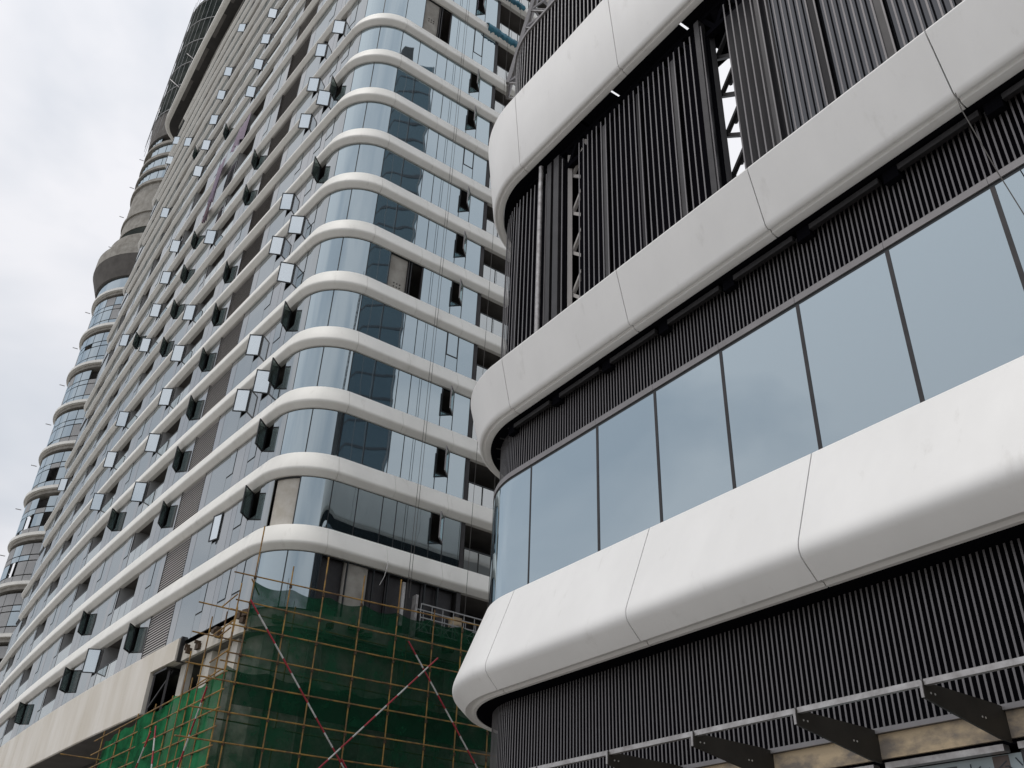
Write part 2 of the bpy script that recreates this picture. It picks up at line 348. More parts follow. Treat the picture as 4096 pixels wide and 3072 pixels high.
for k in range(-1, NF):
    z0, z1 = zone(k)
    for (ua, ub, ty) in LAY:
        if k == -1 and ua > -1.2: pass
        near = ua > -21 and k <= 8
        r = random.Random(k*977+int(-ua*31))
        g_ = .012
        if ty in 'p':
            mt = 'g_panel2' if r.random() < .35 else 'g_panel'
            put('wall_panel', mt, near, lambda mb: box_on(mb, TP, ub+g_, ua-g_, -.06, 0, z0-.12, z1+.05))
        elif ty == 'g':
            put('fixed_pane', 'g_left', near, lambda mb: box_on(mb, TP, ub+g_, ua-g_, -.04, -.005, z0-.12, z1+.05))
        elif ty in 'AB':
            zs = lev(k)+.60*H
            put('fixed_pane', 'g_left', near, lambda mb: box_on(mb, TP, ub+g_, ua-g_, -.04, -.005, z0-.12, zs-.03))
            op = is_open(OPENA if ty == 'A' else OPENB, ua if ty == 'A' else ub, k)
            slight = (k == 0 and abs(ua+5.61) < .1)
            def fr(mb):
                box_on(mb, TP, ub, ub+.035, -.09, -.01, zs-.03, z1); box_on(mb, TP, ua-.035, ua, -.09, -.01, zs-.03, z1)
                box_on(mb, TP, ub+.035, ua-.035, -.09, -.01, zs-.03, zs+.02)
            put('window_frame', 'frame', near, fr)
            if op or slight:
                th = math.radians(12 if slight else (r.uniform(52, 66) if ty == 'A' else (r.uniform(46, 54) if ua > -5 else r.uniform(33, 44))))
                if ty == 'A': hu = ua-.03; t = TP.tan(hu)*-1
                else: hu = ub+.03; t = TP.tan(hu)
                d = t*math.cos(th)+TP.nrm(hu)*math.sin(th)
                sash(TP.at(hu, .0), d, abs(ua-ub)-.06, zs+.02, min(z1-.02, zs+1.27), tower, gm='g_sash' if ty == 'A' else 'g_sashb')
            else:
                put('closed_sash', 'g_left', near, lambda mb: box_on(mb, TP, ub+.05, ua-.05, -.03, .015, zs+.035, z1-.03))
        elif ty == 'v':
            def lv(mb):
                n = 17
                for i in range(n):
                    zz = z0-.1+(z1-z0+.1)*(i+.5)/n
                    sweep(mb, TP, ub+.04, ua-.04, [(-.012, zz-.058), (.0, zz-.058), (-.035, zz+.036), (-.047, zz+.036)])
            mb = MB(); lv(mb); obj('louvre_grille', mb, 'vent', tower, kind='stuff')
            mb = MB(); box_on(mb, TP, ub, ua, -.2, -.14, z0-.12, z1+.05); box_on(mb, TP, ub, ub+.04, -.14, .01, z0-.12, z1+.05); box_on(mb, TP, ua-.04, ua, -.14, .01, z0-.12, z1+.05); obj('louvre_frame', mb, 'bronze', tower)
        elif ty == 'b':
            zr = lev(k)+.63*H
            put('balcony_wall', 'gpanel', near, lambda mb: box_on(mb, TP, ub-.02, ub+.02, -1.6, -.07, z0-.1, z1+.3))
            put('balcony_wall', 'gpanel', near, lambda mb: box_on(mb, TP, ua-.02, ua+.02, -1.6, -.07, z0-.1, z1+.3))
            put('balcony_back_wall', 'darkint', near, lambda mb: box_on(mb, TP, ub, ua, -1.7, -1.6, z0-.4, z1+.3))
            if near:
                rl = MB(); box_on(rl, TP, ub+.03, ua-.03, -.06, .0, zr, zr+.05); rl_o = obj('balcony_rail', rl, 'frame', tower)
                third = (ua-ub)/3
                for i in range(3):
                    mb = MB(); box_on(mb, TP, ub+third*i+.03, ub+third*(i+1)-.015, -.04, -.015, z0-.12, zr-.02); obj('balustrade_pane', mb, 'g_rail', rl_o)
            else:
                box_on(bulk.get_mb(('balcony_rail', 'frame')), TP, ub+.03, ua-.03, -.06, .0, zr, zr+.05)
                box_on(bulk.get_mb(('balustrade_pane', 'g_rail')), TP, ub+.03, ua-.03, -.04, -.015, z0-.12, zr-.02)
    # end wall round the far cap
    box_on(bulk.get_mb(('end_wall_panel', 'lpanel')), TP, UEND-3.4, UEND-.4, -.06, 0, z0-.12, z1+.05)
# corner and right face
RM = [-1.08, .13, 1.46, 2.61, 3.79, 4.46, 6.16, 6.83, 7.74]
RCLOSED = (3, 7, 10)
for k in range(-1, 13):
    z0, z1 = zone(k)
    zt = z1
    # header strip
    mb = MB(); box_on(mb, TP, -1.05, 7.8, -.12, -.03, z1-.02, z1+.16); obj('window_head', mb, 'frame', tower)
    for i, (a, b) in enumerate(zip(RM[:-1], RM[1:])):
        gap = .022
        missing = (k == 0 and i == 0) or (k == 4 and i in (3, 4)) or (k == 10 and i in (3, 4)) or (k == -1 and i >= 2)
        zb = z0-.12
        if i == 6:      # operable leaf over a fixed light
            zs = lev(k)+.60*H
            if not missing:
                mb = MB(); box_on(mb, TP, a+gap, b-gap, -.035, -.01, zb, zs-.03); obj('fixed_pane', mb, 'g_tower', tower)
            mb = MB(); box_on(mb, TP, a, a+.05, -.1, .0, zs-.03, z1); box_on(mb, TP, b-.05, b, -.1, .0, zs-.03, z1); box_on(mb, TP, a+.05, b-.05, -.1, 0, zs-.03, zs+.03); obj('window_frame', mb, 'frame', tower)
            if k in RCLOSED:
                mb = MB(); box_on(mb, TP, a+.06, b-.06, -.03, .0, zs+.04, z1-.02); obj('closed_sash', mb, 'g_tower', tower)
            elif k >= 0:
                th = math.radians(45); hu = b-.04; d = TP.tan(hu)*-1*math.cos(th)+TP.nrm(hu)*math.sin(th)
                sash(TP.at(hu, 0), d, .62, zs+.03, z1-.03, tower, gm='g_sashb', fm='greymetal')
            continue
        if missing: continue
        mb = MB(); box_on(mb, TP, a+gap, b-gap, -.035, -.01, zb, z1); obj('glass_pane', mb, 'g_tower', tower, smooth=30)
    for u in RM[1:6]+[6.16, 6.83]:
        mb = MB(); wd = .05 if abs(u-.13) < .01 else .032
        box_on(mb, TP, u-wd/2, u+wd/2, -.12, -.006, z0-.1, z1); obj('mullion', mb, 'frame', tower)
    mb = MB(); box_on(mb, TP, 7.74, 7.95, -.35, -.005, z0-.12, z1+.1); obj('balcony_jamb', mb, 'bronze', tower)
    # right balcony
    zr = lev(k)+.64*H
    if k >= 0:
        rl = MB(); box_on(rl, TP, 7.97, 12.9, -.06, .0, zr, zr+.05); rl_o = obj('balcony_rail', rl, 'frame', tower)
        for a in (7.98, 8.75, 9.42, 10.2, 11.3, 12.4):
            mb = MB(); box_on(mb, TP, a+.01, a+(.62 if a == 8.75 else .72), -.04, -.012, z0-.12, zr-.02); obj('balustrade_pane', mb, 'g_rail', rl_o)
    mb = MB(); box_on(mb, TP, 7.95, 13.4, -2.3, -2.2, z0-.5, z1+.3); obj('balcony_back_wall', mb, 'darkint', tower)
    mb = MB(); box_on(mb, TP, 12.9, 13.4, -2.2, -.02, z0-.2, z1+.1); obj('wall_panel', mb, 'gpanel', tower)
# exposed concrete where panes are missing
def pier(u0, u1, k, m='concrete', holes=True):
    z0, z1 = zone(k); mb = MB(); box_on(mb, TP, u0, u1, -.42, -.12, z0-.3, z1+.1); o = obj('concrete_pier', mb, m, tower)
    return o
p4 = pier(2.66, 3.62, 4); p10 = pier(2.66, 3.62, 10); pier(-1.02, .10, 0, 'palecon'); pier(2.55, 3.55, -1, 'concrete')
for o, k in ((p4, 4), (p10, 10)):
    for i in range(6):
        mb = MB(); u = 3.0+.16*(i % 3); z = lev(k)+(.42 if k == 4 else .72)*H+.2*(i//3); mb.tube(TP.P(u, -.125, z), TP.P(u, -.09, z), .032, 8); obj('dark_tie_hole', mb, 'darkint', o)
for k in (4, 10):
    z0, z1 = zone(k); mb = MB()
    for u in (3.66, 3.80, 4.42): box_on(mb, TP, u-.025, u+.025, -.14, -.02, z0-.1, z1)
    obj('bare_frame', mb, 'bronze', tower)
# storey without glazing below the lowest band: dark boarding strips
z0, z1 = zone(-1)
for a, b in ((1.5, 2.5), (3.62, 4.40), (4.46, 5.2), (5.42, 6.08), (6.12, 6.8), (6.84, 7.66)):
    mb = MB(); box_on(mb, TP, a, b, -.3, -.24, z0-.1, z1); obj('dark_board', mb, 'bronze', tower)
mb = MB(); box_on(mb, TP, 5.24, 5.38, -.3, -.2, z0+.2, z1-.1); obj('white_upright', mb, 'pwhite', tower)
for nm in list(bulk.keys()):
    o = obj(nm[0], bulk[nm], nm[1], tower, kind='stuff')
# stained fascia, beam and walls under the lowest storey ---------------
zt_, zb_ = ZB-.66*H, ZB-1.5*H
u = -9.6
FJ = [-9.6]
while u > -56: u -= 2.9; FJ.append(max(u, -56.2))
for a, b in zip(FJ[:-1], FJ[1:]):
    mb = MB(); sweep(mb, TP, b+.006, a-.006, [(-.05, zt_), (.16, zt_), (.2, zt_-.04), (.2, zb_+.04), (.16, zb_), (-.05, zb_)]); obj('fascia_panel', mb, 'fascia', tower)
mb = MB(); sweep(mb, TP, -9.594, -7.0, [(-.05, zt_), (.16, zt_), (.2, zt_-.04), (.2, zt_-.95), (-.05, zt_-.95)]); obj('fascia_panel', mb, 'fascia', tower)
mb = MB(); box_on(mb, TP, -7.05, -6.9, -.3, .12, zt_-.98, zt_+.05); box_on(mb, TP, -9.5, -8.0, -.6, .1, zt_-1.1, zt_-1.0)
mb.bar(TP.P(-9.3, .05, zb_+.2), TP.P(-7.9, -.2, zt_-1.1), .07); mb.bar(TP.P(-9.35, .05, zb_), TP.P(-9.35, .05, zt_-1.0), .09); mb.bar(TP.P(-8.1, -.1, zb_-1), TP.P(-8.1, -.1, zt_-1.0), .1)
obj('steel_subframe', mb, 'bronze', tower)
mb = MB(); box_on(mb, TP, -9.5, -1.0, -.3, -.03, ZB-.96*H, ZB-.76*H); obj('edge_beam', mb, 'palecon', tower)
mb = MB(); box_on(mb, TP, -1.0, 13.4, -.35, -.08, ZB-.92*H, ZB-.70*H); obj('edge_beam', mb, 'concrete', tower)
mb = MB(); box_on(mb, TP, -5.9, 13.4, -.9, -.55, -1.55, ZB-.96*H); obj('lower_wall', mb, 'palecon', tower)
mb = MB(); box_on(mb, TP, -56, -5.9, -2.2, -1.9, -1.55, ZB-.8*H); obj('lower_wall', mb, 'darkint', tower)
mb = MB(); sweep(mb, TP, -56, -9.7, rect(-1.9, .15, zb_-.02, zb_+.1)); obj('fascia_soffit', mb, 'slab', tower)
for u in (-7.4, -4.9, -2.6, -.4, 1.6, 3.6, 5.6, 7.6):
    mb = MB(); box_on(mb, TP, u, u+.55, -.6, -.3, -1.5, ZB-.95*H); obj('concrete_column', mb, 'palecon' if u < -1 else 'concrete', tower)
# embedded anchors / brackets on the raw beam
for i in range(22):
    r = random.Random(50+i); u = r.uniform(-6.5, -1.2) if i < 10 else r.uniform(-.6, 8); z = ZB-r.uniform(.76, .92)*H
    mb = MB(); box_on(mb, TP, u, u+r.uniform(.08, .35), -.04, .1+r.uniform(0, .12), z-.05, z+r.uniform(.03, .2)); obj('anchor_bracket', mb, 'coupler', tower)
# roof overhang ---------------------------------------------------------
zr = lev(NF)
mb = MB(); us = usteps(TP, UEND-3.2, 3.0); n = len(us)
prof = [(-3, zr+.02), (1.55, zr+.02), (1.75, zr+.14), (1.75, zr+.75), (1.5, zr+.85), (-3, zr+.85)]
sweep(mb, TP, UEND-3.2, 3.0, prof); rf = obj('roof_overhang', mb, 'cream', tower, smooth=30)
mb = MB(); sweep(mb, TP, UEND-3.0, 3.0, rect(.12, 1.2, zr-.02, zr+.03)); obj('soffit_recess', mb, 'darkint', rf)
for a in range(0, 9):
    u = UEND+4+a*5.4; mb = MB(); box_on(mb, TP, u, u+3.6, .78, 1.12, zr-.05, zr-.022); obj('soffit_strip', mb, 'slab', rf)

# ================================================================== office block on the right: plan
WB = 11.8; A1 = -0.5939253445; d1 = np.array([math.sin(A1), math.cos(A1)]); n1 = np.array([-d1[1], d1[0]])
def block_path():
    p = []; n = []; u = []; S0 = 1.46*WB; R = .25*WB
    for s in np.arange(-14, S0, .5): p.append(d1*s-n1*WB); n.append(n1); u.append(s)
    c = d1*S0-n1*WB-n1*R
    for i in range(0, 41):
        a = math.pi/2*i/40; q = n1*math.cos(a)+d1*math.sin(a); p.append(c+q*R); n.append(q); u.append(S0+a*R)
    for j in range(1, 7): p.append(p[-1]-n1*5); n.append(d1); u.append(u[-1]+5)
    return Path(u, p, n)
BP = block_path(); SARC = 1.46*WB; SEND = SARC+math.pi/2*.25*WB
block = thing('office_block', 'near office block with broad white curved bands, blue glazing and dark vertical slats', 'building')
wz = lambda *a: [(o*WB, z*WB) for o, z in a]
def prof3():
    top = [(-.35, .640*WB), (-.012*WB, .643*WB), (.004*WB, .640*WB)]
    low = bez((.0595*WB, .4955*WB), (.0668*WB, .4765*WB), (.0565*WB, .4655*WB), 6)
    return top+low+wz((.034, .443), (.029, .4455), (.021, .4455), (.018, .441), (.012, .4405), (.0105, .452))+[(-.35, .47*WB)]
def prof2(zt, zl):
    h = (zt-zl); tp = bez((.050*WB, zt*WB), (.0672*WB, zt*WB), (.0662*WB, (zt-.006)*WB), 3)
    low = bez((.0408*WB, (zl+.0105)*WB), (.0385*WB, (zl+.001)*WB), (.033*WB, zl*WB), 5)
    return [(-.2, zt*WB)]+tp+low+wz((.0285, zl+.002), (.0265, zl+.002), (.0255, zl-.003), (.0165, zl-.006), (.012, zl-.0055), (.0105, zl+.012))+[(-.2, (zl+.05)*WB)]
J3 = [.04, .376, .712, 1.048, 1.436]; J2 = [.035, .371, .7065, 1.0415, 1.428]
def bands(prof, J, nm):
    bt = thing('white_band', '', ''); del bt['label']; del bt['category']; bt.parent = block
    cuts = [-13.5]+[j*WB for j in J]+[SEND+.9, SEND+5, SEND+9.5, SEND+14, SEND+19, SEND+24, SEND+29]
    for a, b in zip(cuts[:-1], cuts[1:]):
        mb = MB(); sweep(mb, BP, a+.012, b-.012, prof); obj('band_panel', mb, 'white', bt, smooth=30)
    mb = MB(); us = prof; cx = sum(q[0] for q in prof)/len(prof); cz = sum(q[1] for q in prof)/len(prof)
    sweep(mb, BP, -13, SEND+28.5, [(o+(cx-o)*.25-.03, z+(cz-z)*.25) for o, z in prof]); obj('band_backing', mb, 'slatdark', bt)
    return bt
bands(prof3(), J3, 3); bands(prof2(1.163, 1.040), J2, 2); bands(prof2(2.027, 1.772), J2, 1)
# glazing
GM = [.054, .216, .377, .538, .700, .8625, 1.024, 1.185, 1.398]
gcuts = [-13]+[g*WB for g in GM]+[SARC+1.2, SEND-.9, SEND+1, SEND+3.2, SEND+5.4, SEND+7.6, SEND+9.8, SEND+12, SEND+20]
for a, b in zip(gcuts[:-1], gcuts[1:]):
    mb = MB(); box_on(mb, BP, a+.02, b-.02, -.05, -.02, .60*WB, .897*WB); obj('glass_pane', mb, 'g_block', block, smooth=30)
for c in gcuts[1:-1]:
    mb = MB(); wd = .075 if c < SARC-1 else .05; box_on(mb, BP, c-wd/2, c+wd/2, -.16, -.012, .60*WB, .897*WB); obj('mullion', mb, 'bronze', block)
mb = MB(); box_on(mb, BP, -13, SEND+25, -.2, -.03, .895*WB, .9035*WB); obj('glazing_head', mb, 'frame', block)
CJ = [-13]+[(x+.003)*WB for x in GM]+[SEND-1, SEND+5, SEND+25]
for a, b in zip(CJ[:-1], CJ[1:]):
    mb = MB(); box_on(mb, BP, a+.003, b-.003, -.2, .0, .9035*WB, .9155*WB); obj('metal_channel', mb, 'greymetal', block)
# slat screens
def screen(name, u0, u1, sp, wd, dp, o, z0, z1, m='slat', skip=(), extra=None):
    root = MB(); box_on(root, BP, max(u0, -13), u1, o-.22, o-.15, z0, z1); r = obj(name, root, 'slatdark', block)
    # one shared mesh per screen; each slat is placed on the plan curve
    mb = MB(); mb.hexa([(-wd/2, -dp, z0), (wd/2, -dp, z0), (wd/2, 0, z0), (-wd/2, 0, z0)], [(-wd/2, -dp, z1), (wd/2, -dp, z1), (wd/2, 0, z1), (-wd/2, 0, z1)])
    first = None; u = u0; i = 0
    while u < u1:
        if not any(a < u < b for a, b in skip):
            if first is None: s = first = obj('slat', mb, m, r)
            else: s = first.copy(); COL.objects.link(s); s.parent = r
            p = BP.at(u, o); n = BP.nrm(u); s.location = p; s.rotation_euler = (0, 0, math.atan2(n.y, n.x)-math.pi/2)
        u += sp; i += 1
    return r
screen('slat_screen', .34*WB, SEND+.6, .00848*WB, .031, .008, -.02*WB, .268*WB, .4395*WB)
screen('slat_screen', .25*WB, SEND+.3, .00845*WB, .030, .008, -.012*WB, .9156*WB, 1.033*WB)
# soffit between the middle screen and the band: dark deck, rails, near-black blocks in the rail gaps
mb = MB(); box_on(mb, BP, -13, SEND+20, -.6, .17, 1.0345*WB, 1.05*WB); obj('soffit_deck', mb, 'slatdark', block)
for a in np.arange(.2, 1.42, .162):
    mb = MB(); box_on(mb, BP, a*WB, (a+.128)*WB, -.06, .04, 1.019*WB, 1.029*WB); obj('soffit_rail', mb, 'bronze', block)
    mb = MB(); box_on(mb, BP, (a+.130)*WB, (a+.155)*WB, -.14, .0, 1.012*WB, 1.034*WB); obj('soffit_hanger', mb, 'slatdark', block)  # near-black block stands in for the dark gap between rails
for i in range(7):
    u = SARC+.4+i*.6; mb = MB(); mb.bar(BP.P(u, .2, 1.04*WB), BP.P(u, -.6, 1.03*WB), .07); obj('support_arm', mb, 'bronze', block)
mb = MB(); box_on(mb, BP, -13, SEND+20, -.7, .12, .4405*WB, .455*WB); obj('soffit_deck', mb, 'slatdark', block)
# screen edge trim at the corner of the lower screen
mb = MB(); box_on(mb, BP, SEND+.62, SEND+.68, -.45, -.05, .24*WB, .4395*WB); obj('edge_trim', mb, 'galv', block)
# bottom rail and stained beam
mb = MB(); box_on(mb, BP, -13, SEND+.6, -.36, -.19, .2615*WB, .2675*WB); obj('bottom_rail', mb, 'greymetal', block)
mb = MB(); box_on(mb, BP, -13, SEND+8, -.6, -.25, .2335*WB, .261*WB); obj('concrete_beam', mb, 'beam', block)
mb = MB(); box_on(mb, BP, -13, SEND+8, -.7, -.3, .2285*WB, .2333*WB); obj('dark_gap', mb, 'slatdark', block)
for a in np.arange(.136, 1.4, .1615):
    mb = MB(); box_on(mb, BP, a*WB-.86+.0, a*WB+.86, -.34, -.2, .2215*WB, .2283*WB); obj('galvanised_trim', mb, 'galv', block)
mb = MB(); box_on(mb, BP, -13, SEND+8, -1.1, -.7, -1.6, .2285*WB); obj('ground_floor_wall', mb, 'darkint', block)
for a in np.arange(-.6, 1.4, .1615):
    mb = MB(); box_on(mb, BP, a*WB-.05, a*WB+.05, -.6, -.3, -1.6, .2213*WB); obj('shopfront_post', mb, 'bronze', block)
# upper storey screen: slats with backing panels, two open bays with trusses
UP0, UP1 = 1.12*WB, 1.718*WB
GAP1 = (.768*WB, .822*WB); GAP2 = (1.247*WB, 1.30*WB)
def uslats():
    us = []
    u = .30*WB; i = 0
    pattern = {.84, 1.137}
    while u < SEND+3.5:
        if not (GAP1[0] < u < GAP1[1] or GAP2[0]+.02 < u < GAP2[1]) : us.append(u)
        u += .0164*WB; i += 1
    return us
scr = thing('slat_screen', '', ''); del scr['label']; del scr['category']; scr.parent = block
mbs = MB(); wd, dp = .036, .012
mbs.hexa([(-wd/2, -dp, UP0), (wd/2, -dp, UP0), (wd/2, 0, UP0), (-wd/2, 0, UP0)], [(-wd/2, -dp, UP1), (wd/2, -dp, UP1), (wd/2, 0, UP1), (-wd/2, 0, UP1)])
first = None
for i, u in enumerate(uslats()):
    if first is None: s = first = obj('slat', mbs, 'slat', scr)
    else: s = first.copy(); COL.objects.link(s); s.parent = scr
    p = BP.at(u, 0); n = BP.nrm(u); s.location = p; s.rotation_euler = (0, 0, math.atan2(n.y, n.x)-math.pi/2)
for i, u in enumerate(np.arange(.33*WB, SEND+3, .0164*WB*7)):
    if GAP1[0]-.3 < u < GAP1[1]+.3 or GAP2[0]-.3 < u < GAP2[1]+1.2: continue
    mb = MB(); box_on(mb, BP, u+.03, u+.16+.05*(i % 3), -.05, -.022, UP0, 1.70*WB); obj('cover_strip', mb, 'bronze' if i % 2 else 'darkpanel', scr)
# backing panels behind the slats, in strips, leaving the bays open; they stop below the roof truss
def back(u0, u1, m, o=-.16, zt=1.695):
    n = max(1, int((u1-u0)/.95)); st = (u1-u0)/n
    for i in range(n):
        mb = MB(); box_on(mb, BP, u0+st*i+.004, u0+st*(i+1)-.004, o-.05, o, UP0, zt*WB); obj('backing_panel', mb, m, scr)
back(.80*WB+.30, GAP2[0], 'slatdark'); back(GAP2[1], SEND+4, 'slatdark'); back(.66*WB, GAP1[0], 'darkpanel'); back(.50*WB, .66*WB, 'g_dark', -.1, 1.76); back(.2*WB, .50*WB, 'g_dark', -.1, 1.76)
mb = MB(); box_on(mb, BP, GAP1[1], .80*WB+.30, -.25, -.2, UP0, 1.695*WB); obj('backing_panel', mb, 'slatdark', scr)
# columns and trusses in the bays
def truss(u0, u1, z0, z1, n, o, name):
    mb = MB(); mb.bar(BP.P(u0, o, z0), BP.P(u0, o, z1), .13); mb.bar(BP.P(u1, o, z0), BP.P(u1, o, z1), .13)
    for i in range(n):
        a = z0+(z1-z0)*i/n; b = z0+(z1-z0)*(i+1)/n; m = (a+b)/2
        mb.bar(BP.P(u0, o, a), BP.P(u1, o-.12, m), .09); mb.bar(BP.P(u1, o-.12, m), BP.P(u0, o, b), .09); mb.bar(BP.P(u0, o-.5, b), BP.P(u1, o-.5, a), .08)
    return obj(name, mb, 'vent' if u0 > 1.2*WB else 'bronze', scr)
truss(GAP1[0]-.1, GAP1[1]+.02, UP0, 1.70*WB, 5, -.35, 'steel_truss'); truss(GAP2[0]-.15, GAP2[1], UP0, 1.74*WB, 5, -.28, 'steel_truss')
mb = MB(); box_on(mb, BP, GAP2[0]-2.2, GAP2[1]+1.2, -1.2, -1.1, UP0, 1.75*WB); obj('inner_panel', mb, 'slatdark', scr)  # near-black sheet added behind the bay so no light shows through
for u, wd in ((GAP1[1]+.06, .16), (GAP2[1]+.14, .24), (GAP2[1]+.5, .2)):
    mb = MB(); box_on(mb, BP, u, u+wd, -.2, .03, UP0, 1.74*WB); obj('steel_column', mb, 'bronze', scr)
mb = MB(); mb.tube(BP.P(GAP2[1]+.95, .07, UP0), BP.P(GAP2[1]+.95, .07, 1.75*WB), .07, 12); obj('steel_pipe', mb, 'galv', scr, smooth=40)
# roof truss under the top band
mb = MB(); zt0, zt1 = 1.70*WB, 1.763*WB
for o in (-.25, -1.0):
    mb.bar(BP.P(.2*WB, o, zt0), BP.P(SARC, o, zt0), .16); mb.bar(BP.P(.2*WB, o, zt1), BP.P(SARC, o, zt1), .16)
u = .3*WB; i = 0
while u < SARC-.4:
    mb.bar(BP.P(u, -.25, zt0), BP.P(u+.42, -.25, zt1), .13); mb.bar(BP.P(u+.42, -.25, zt1), BP.P(u+.84, -.25, zt0), .13)
    mb.bar(BP.P(u, -.25, zt1), BP.P(u+.3, -1.0, zt0), .2); mb.bar(BP.P(u+.3, -1.0, zt0), BP.P(u+.6, -1.0, zt1), .26); u += .84
obj('roof_truss', mb, 'slatdark', block)
mb = MB()
box_on(mb, BP, 1.21*WB, SEND+20, -1.3, .12, 1.7675*WB, 1.775*WB)
for i, a in enumerate(np.arange(.3, 1.2, .115)):
    box_on(mb, BP, a*WB, (a+.107+.005*(i % 2))*WB, -1.1, .13, 1.7675*WB, 1.773*WB)
obj('roof_bracing', mb, 'slatdark', block)  # near-black deck plates that shut out the sky, narrow slits left open
# screen above the top band (round the corner)
mb = MB(); box_on(mb, BP, .9*WB, SEND+1.6, -.12, -.07, 2.0*WB, 2.40*WB); r4 = obj('slat_screen', mb, 'slatdark', block)
ms = MB(); a_, b_ = 2.0*WB, 2.40*WB; ms.hexa([(-.02, -.02, a_), (.02, -.02, a_), (.02, 0, a_), (-.02, 0, a_)], [(-.02, -.02, b_), (.02, -.02, b_), (.02, 0, b_), (-.02, 0, b_)])
first = None; u = .9*WB
while u < SEND+1.6:
    if first is None: s = first = obj('slat', ms, 'galv', r4)
    else: s = first.copy(); COL.objects.link(s); s.parent = r4
    p = BP.at(u, -.02); n = BP.nrm(u); s.location = p; s.rotation_euler = (0, 0, math.atan2(n.y, n.x)-math.pi/2); u += .0165*WB
# end-face glass and body so the block is closed from the back
mb = MB()
body = [BP.P(u, -1.0, 0) for u in usteps(BP, -13, SEND+28)]
q0 = Vector((*(d1*-13-n1*(WB+26)), 0)); q1 = Vector((*(np.array(BP.at(SEND+28)[:2])-d1*2), 0))
ring = [Vector((p.x, p.y, .30*WB)) for p in body]+[q0]; n = len(ring)
top = [Vector((p.x, p.y, 1.10*WB)) for p in ring]
mb.add(ring+top, [tuple(range(n)), tuple(range(2*n-1, n-1, -1))]+[(i, n+i, n+(i+1) % n, (i+1) % n) for i in range(n)]); obj('inner_volume', mb, 'darkint', block)
mb = MB(); box_on(mb, BP, .9*WB, SEND+1.6, -.12, .03, 2.40*WB, 2.41*WB); obj('top_rail', mb, 'greymetal', block)

# ------------------------------------------------------------------ canopy outriggers
can = thing('canopy_frame', 'unfinished steel canopy arms joined by a galvanised rail below the slats', 'canopy')
for a in (.376, .540, .7005, .862, 1.025, 1.19):
    s = a*WB; mb = MB(); t = .016
    pr = [(-.25, .2655*WB), (.0*WB, .2665*WB), (.125*WB, .2668*WB), (.125*WB, .2500*WB), (.0*WB, .2300*WB), (-.25, .2290*WB)]
    for sd_ in (0,):
        va = [BP.P(s-t, o, z) for o, z in pr]; vb = [BP.P(s+t, o, z) for o, z in pr]; n = len(pr)
        mb.add(va+vb, [tuple(range(n)), tuple(range(2*n-1, n-1, -1))]+[(i, n+i, n+(i+1) % n, (i+1) % n) for i in range(n)])
    br = obj('outrigger_plate', mb, 'steel', can)
    mb = MB(); box_on(mb, BP, s-.018, s+.018, .125*WB, .125*WB+.014, .2503*WB, .2667*WB); obj('end_plate', mb, 'galv', br)
    for o in (.113*WB, .106*WB, .027*WB, .021*WB):  # bolt holes drawn as solid pale discs, brightness put into the colour
        mb = MB(); z = (.2565 if o > .5 else .2475)*WB; mb.tube(BP.P(s-t-.004, o, z), BP.P(s+t+.004, o, z), .014, 8); obj('bolt_hole_disc', mb, 'boltm', br)
for a, b in ((.25, .376), (.376, .540), (.540, .7005), (.7005, .862), (.862, 1.025), (1.025, 1.19), (1.19, 1.30)):
    mb = MB(); box_on(mb, BP, a*WB+.02, b*WB-.02, .1165*WB, .1225*WB, .2628*WB, .2688*WB); obj('front_rail', mb, 'galv', can)
mb = MB(); mb.bar(BP.P(.33*WB, .02*WB, .263*WB), BP.P(.502*WB, -.015*WB, .262*WB), .06); obj('loose_bar', mb, 'galv', can)

# ------------------------------------------------------------------ poster under the beam
po = thing('poster', 'pale blue poster with ink drawings under the stained beam at lower right', 'poster')
pz0, pz1 = .05*WB, .2212*WB
mb = MB(); box_on(mb, BP, .532*WB, .86*WB, -.42, -.39, pz0, pz1); obj('poster_sheet', mb, 'paper', po)
mb = MB(); box_on(mb, BP, .614*WB, .690*WB, -.388, -.386, .2035*WB, .2165*WB); obj('slate_block', mb, 'inkgrey', po)
mb = MB(); box_on(mb, BP, .553*WB, .5715*WB, -.388, -.386, pz0, .2205*WB); obj('brown_trunk', mb, 'inkbrown', po)
mb = MB(); mbp = [BP.P(.525*WB+x, -.386, z*WB) for x, z in ((-.18, .192), (.0, .192), (.02, .207), (-.03, .214), (-.09, .217), (-.15, .213), (-.19, .205))]
mb.face(mbp); obj('ink_dome', mb, 'inkgrey', po)
r = random.Random(3)
for i in range(16):
    cx_ = .585*WB if i < 8 else .535*WB; a = BP.P(cx_+r.uniform(-.35, .35), -.385, (.190+r.uniform(0, .02))*WB); b = BP.P(cx_+r.uniform(-.35, .35), -.385, (.190+r.uniform(.008, .028))*WB)
    mb = MB(); mb.bar(a, b, .016, .004, up=BP.nrm(.55*WB)); obj('ink_stroke', mb, 'ink', po)
for x in (.595, .583):
    mb = MB(); mb.tube(BP.P(x*WB, -.386, .2085*WB), BP.P(x*WB, -.386, .2005*WB), .06, 8, r2=.03); obj('ink_bud', mb, 'ink', po)

